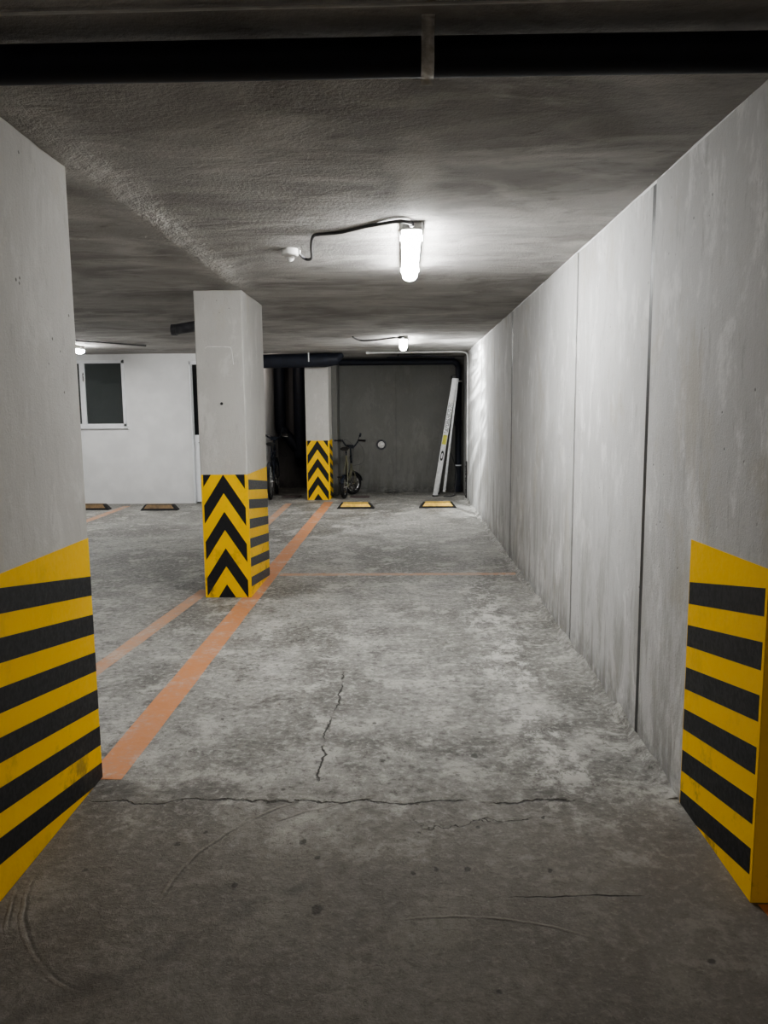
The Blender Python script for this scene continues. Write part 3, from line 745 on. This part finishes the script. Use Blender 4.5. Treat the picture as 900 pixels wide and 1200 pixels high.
mb = MB(); random.seed(5)
for i in range(30):
    f = .54 + i * .0085
    for w0 in (-.034, -.010, .014):
        if random.random() < .72:
            a = w0 + random.uniform(0, .004); p0 = Vector(A0).lerp(Vector(A1), f); p1 = Vector(A0).lerp(Vector(A1), f + .005)
            q = [p0 + sd_ * a, p0 + sd_ * (a + .017), p1 + sd_ * (a + .017), p1 + sd_ * a]
            mb.prism([Vector((v.x, -.0012, v.z)) for v in q], (0, .001, 0))
mb.build('printed_marks', M['sticker'], ld)['label'] = 'rows of small dark print'
sticker(.80, .83, -.03, .03, M['white']).build('sticker', M['white'], ld)
# loose hose on the floor by the ladder foot
cable('floor_hose', [(.68, 13.22, .012), (.78, 13.20, .012), (.86, 13.32, .014), (.89, 13.5, .02), (.905, 13.62, .12), (.93, 13.72, .33), (.90, 13.82, .55), (.84, 13.96, .72)], .009, M['cable'], 'thin dark hose curling from floor behind the ladder', 'hose')

# ------------------------------------------------------------------ BICYCLES
def wheel(name, par, c, r, rz, tyre_r, spokes=18, fender=None):
    w = empty(name, c, rz); w.parent = par
    MB().tube([(0, math.cos(a) * (r - tyre_r), math.sin(a) * (r - tyre_r)) for a in [2 * PI * k / 40 for k in range(40)]], tyre_r, 10, closed=True).build('tyre', M['tyre'], w)
    MB().tube([(0, math.cos(a) * (r - tyre_r * 2.1), math.sin(a) * (r - tyre_r * 2.1)) for a in [2 * PI * k / 40 for k in range(40)]], tyre_r * .38, 8, closed=True).build('rim', M['chrome'], w)
    mb = MB()
    for k in range(spokes):
        a = 2 * PI * k / spokes; mb.tube([(.016 * (-1) ** k, 0, 0), (0, math.cos(a) * (r - tyre_r * 2), math.sin(a) * (r - tyre_r * 2))], .0014, 5)
    mb.build('spokes', M['chrome'], w)
    MB().lathe([(.010, -.05), (.020, -.03), (.014, -.02), (.014, .02), (.020, .03), (.010, .05)], (0, 0, 0), 'X', 14).build('hub', M['chrome'], w)
    return w
def bicycle(label, loc, rz, r, wb, seat_z, bar_z, bar_w, tr, steer, riser, fmat, fold):
    b = empty('bicycle', loc, rz); tag(b, label, 'bicycle')
    wheel('wheel', b, (0, 0, r), r, 0, tr); wheel('wheel', b, (0, wb, r), r, steer, tr)
    bbx = wb * .42; bbz = r * (1.0 if not fold else 1.05) + .02
    hx = wb - (.10 if fold else .16); hz = 2 * r + (.12 if fold else .17)
    st = bbx - .12 * (seat_z / .9)
    mb = MB()
    mb.tube([(0, bbx, bbz), (0, st + .03, seat_z - .13)], .017, 12)
    if fold: mb.tube(smoothpath([(0, bbx - .02, bbz + .10), (0, bbx + .12, bbz + .07), (0, hx, hz - .05)], 5), .026, 12)
    else:
        mb.tube([(0, bbx, bbz), (0, hx, hz - .05)], .020, 12); mb.tube([(0, st + .05, seat_z - .22), (0, hx, hz)], .016, 12)
    for s in (-1, 1):
        mb.tube([(s * .03, bbx, bbz), (s * .055, 0, r)], .009, 8); mb.tube([(s * .02, st + .05, seat_z - .24), (s * .055, 0, r)], .008, 8)
    mb.tube([(0, hx + .02, hz - .09), (0, hx - .01, hz + .05)], .022, 12)
    mb.tube([(-.045, bbx, bbz), (.045, bbx, bbz)], .022, 12)
    mb.build('frame', fmat, b)
    f = MB()
    for s in (-1, 1):
        f.tube(smoothpath([(s * .05 * math.cos(steer), wb + s * .05 * math.sin(steer), r), (s * .045, wb - .01, r * 1.7), (s * .035, hx + .03, 2 * r + .04)], 5), .011, 8)
    f.bar((-.045, hx + .03, 2 * r + .04), (.045, hx + .03, 2 * r + .04), .03, .02)
    f.build('fork', fmat, b)
    MB().tube([(0, hx, hz), (0, hx - .05, bar_z - riser)], .017, 12).build('stem', M['frame'], b)
    h = bar_w / 2; by = hx - .05
    hb = MB(); hb.tube(smoothpath([(-h, by - .05, bar_z), (-h + .13, by - .02, bar_z + .005), (-h * .5, by, bar_z - .01), (-h * .25, by, bar_z - riser), (0, by, bar_z - riser - .01), (h * .25, by, bar_z - riser), (h * .5, by, bar_z - .01), (h - .13, by - .02, bar_z + .005), (h, by - .05, bar_z)], 6), .0125, 10)
    hb.bar((-.06, by, bar_z - riser - .005), (.06, by, bar_z - riser - .005), .05, .065)
    hob = hb.build('handlebar', M['frame'], b)
    for s in (-1, 1):
        MB().tube([(s * h, by - .05, bar_z), (s * (h - .12), by - .022, bar_z + .004)], .0175, 12).build('grip', M['rubber'], b)
        lv = MB(); lv.tube(smoothpath([(s * (h - .13), by - .02, bar_z - .005), (s * (h - .11), by + .05, bar_z - .02), (s * (h - .02), by + .06, bar_z - .03)], 4), .006, 8); lv.build('brake_lever', M['chrome'], b)
    mb = MB(); mb.tube(smoothpath([(h - .14, by, bar_z), (h - .12, by, bar_z + .06), (h - .10, by - .01, bar_z + .085)], 4), .006, 8)
    mb.tube([(h - .105, by - .01, bar_z + .07), (h - .09, by - .01, bar_z + .13)], [.018, .016], 12); mb.build('mirror', M['frame'], b)
    mb = MB(); mb.tube(smoothpath([(h - .15, by, bar_z - .01), (h - .05, by + .03, bar_z - .18), (h - .06, by + .02, bar_z - .38), (.03, hx + .02, hz)], 7), .0035, 6)
    mb.tube(smoothpath([(-h + .15, by, bar_z - .01), (-.10, by + .08, bar_z + .01), (.03, by + .05, bar_z - .1), (.02, hx, hz)], 7), .0035, 6); mb.build('brake_cable', M['cable'], b)
    # saddle
    mb = MB(); sec = [(-.13, .065, .0), (-.10, .078, .012), (-.04, .070, .012), (.04, .032, .006), (.12, .018, .002), (.145, .010, -.008)]
    rings = []
    for y, w_, z in sec:
        rings.append([mb.bm.verts.new((w_ * math.cos(a), st + y, seat_z - .02 + z + .026 * math.sin(a))) for a in [2 * PI * k / 12 for k in range(12)]])
    for A, B in zip(rings, rings[1:]):
        for k in range(12): mb._f([A[k], A[(k + 1) % 12], B[(k + 1) % 12], B[k]])
    mb._f(rings[0]); mb._f(rings[-1]); mb.build('saddle', M['rubber'], b)
    MB().tube([(0, st + .03, seat_z - .14), (0, st, seat_z - .035)], .0135, 10).build('seat_post', M['frame'], b)
    # drive
    MB().lathe([(.075, .046), (.078, .048), (.078, .052), (.075, .054)], (0, bbx, bbz), 'X', 28).build('chainring', M['chrome'], b)
    mb = MB(); mb.tube([(-.056, bbx, bbz), (.061, bbx, bbz)], .010, 10)
    mb.tube([(.06, bbx, bbz), (.075, bbx + .05, bbz - .12)], .009, 8); mb.tube([(-.055, bbx, bbz), (-.075, bbx - .05, bbz + .12)], .009, 8)
    mb.build('crank', M['chrome'], b)
    for s, dy, dz in ((1, .05, -.12), (-1, -.05, .12)):
        MB().box(s * .125 - .045, s * .125 + .045, bbx + dy - .03, bbx + dy + .03, bbz + dz - .01, bbz + dz + .01).build('pedal', M['rubber'], b, bevel=.003)
    # mudguards
    for cy, rz2 in ((0, 0), (wb, steer)):
        mb = MB(); prev = None
        for i in range(15):
            a = R(20 + 10.5 * i); rr = r + .018
            if cy: a = R(10 + 9 * i)
            row = [mb.bm.verts.new((dx, math.cos(PI - a if cy == 0 else a) * rr * 1.0, math.sin(a) * rr + dz)) for dx, dz in ((-.03, -.008), (-.015, 0), (.015, 0), (.03, -.008))]
            if prev:
                for k in range(3): mb._f([prev[k], prev[k + 1], row[k + 1], row[k]])
            prev = row
        g = mb.build('mudguard', M['frame'], b); g.location = (0, cy, r); g.rotation_euler.z = rz2
        so = g.modifiers.new('thick', 'SOLIDIFY'); so.thickness = .002
    return b
bicycle('small dark folding bicycle standing beside the farthest striped column', (-1.02, 13.06, 0), -R(9), .20, .66, .86, .97, .56, .029, -R(34), .10, M['frame_y'], True)
bicycle('full size dark bicycle in the unlit recess, half hidden by the middle column', (-2.27, 12.98, 0), R(3), .31, .92, .95, 1.07, .52, .022, R(8), .05, M['frame'], False)
bd = MB(); bd.box(-.93, -.60, 13.14, 13.30, 0, .028); tag(bd.build('floor_board', M['wood'], bevel=.004), 'low reddish brown board on floor beside the folding bicycle', 'board')
mb = MB(); mb.box(-2.12, -1.80, 13.25, 13.40, 0, .03); tag(mb.build('floor_board', M['wood'], bevel=.004), 'dark board lying on the floor of the unlit recess', 'board')
# crumpled debris by the back wall
mb = MB()
bmesh.ops.create_icosphere(mb.bm, subdivisions=3, radius=1)
for v_ in mb.bm.verts:
    c = v_.co.copy(); k = 1 + .45 * noise.noise(c * 2.3) + .2 * noise.noise(c * 6)
    v_.co = Vector((c.x * .13 * k - .22, c.y * .05 * k + 13.93, max(0, .028 + c.z * .035 * k)))
tag(mb.build('crumpled_rag', M['back']), 'small crumpled grey rag on the floor at foot of the back wall', 'rag')

# ------------------------------------------------------------------ CAMERA, WORLD
cam = bpy.data.cameras.new('camera'); co = bpy.data.objects.new('camera', cam); C.objects.link(co)
cam.sensor_fit = 'VERTICAL'; cam.sensor_height = 36; cam.lens = 902.5248 / 1200 * 36; cam.clip_start = .05
ax = [(0.9996388894, 0.0252536918, -0.0091837789), (0.0057782595, 0.1317583922, 0.991265019), (0.0262431412, -0.9909601289, 0.1315648904)]
m = Matrix.Identity(4)
for j in range(3):
    for i in range(3): m[i][j] = ax[j][i]
m[0][3], m[1][3], m[2][3] = 0, 0, 1.5
co.matrix_world = m
bpy.context.scene.camera = co
w = bpy.data.worlds.new('world'); bpy.context.scene.world = w; w.use_nodes = True
w.node_tree.nodes['Background'].inputs[0].default_value = (.5, .52, .55, 1); w.node_tree.nodes['Background'].inputs[1].default_value = .05
sc = bpy.context.scene
sc.view_settings.view_transform = 'AgX'; sc.view_settings.look = 'AgX - Medium High Contrast'; sc.view_settings.exposure = 0.45
sc.cycles.max_bounces = 10; sc.cycles.diffuse_bounces = 5
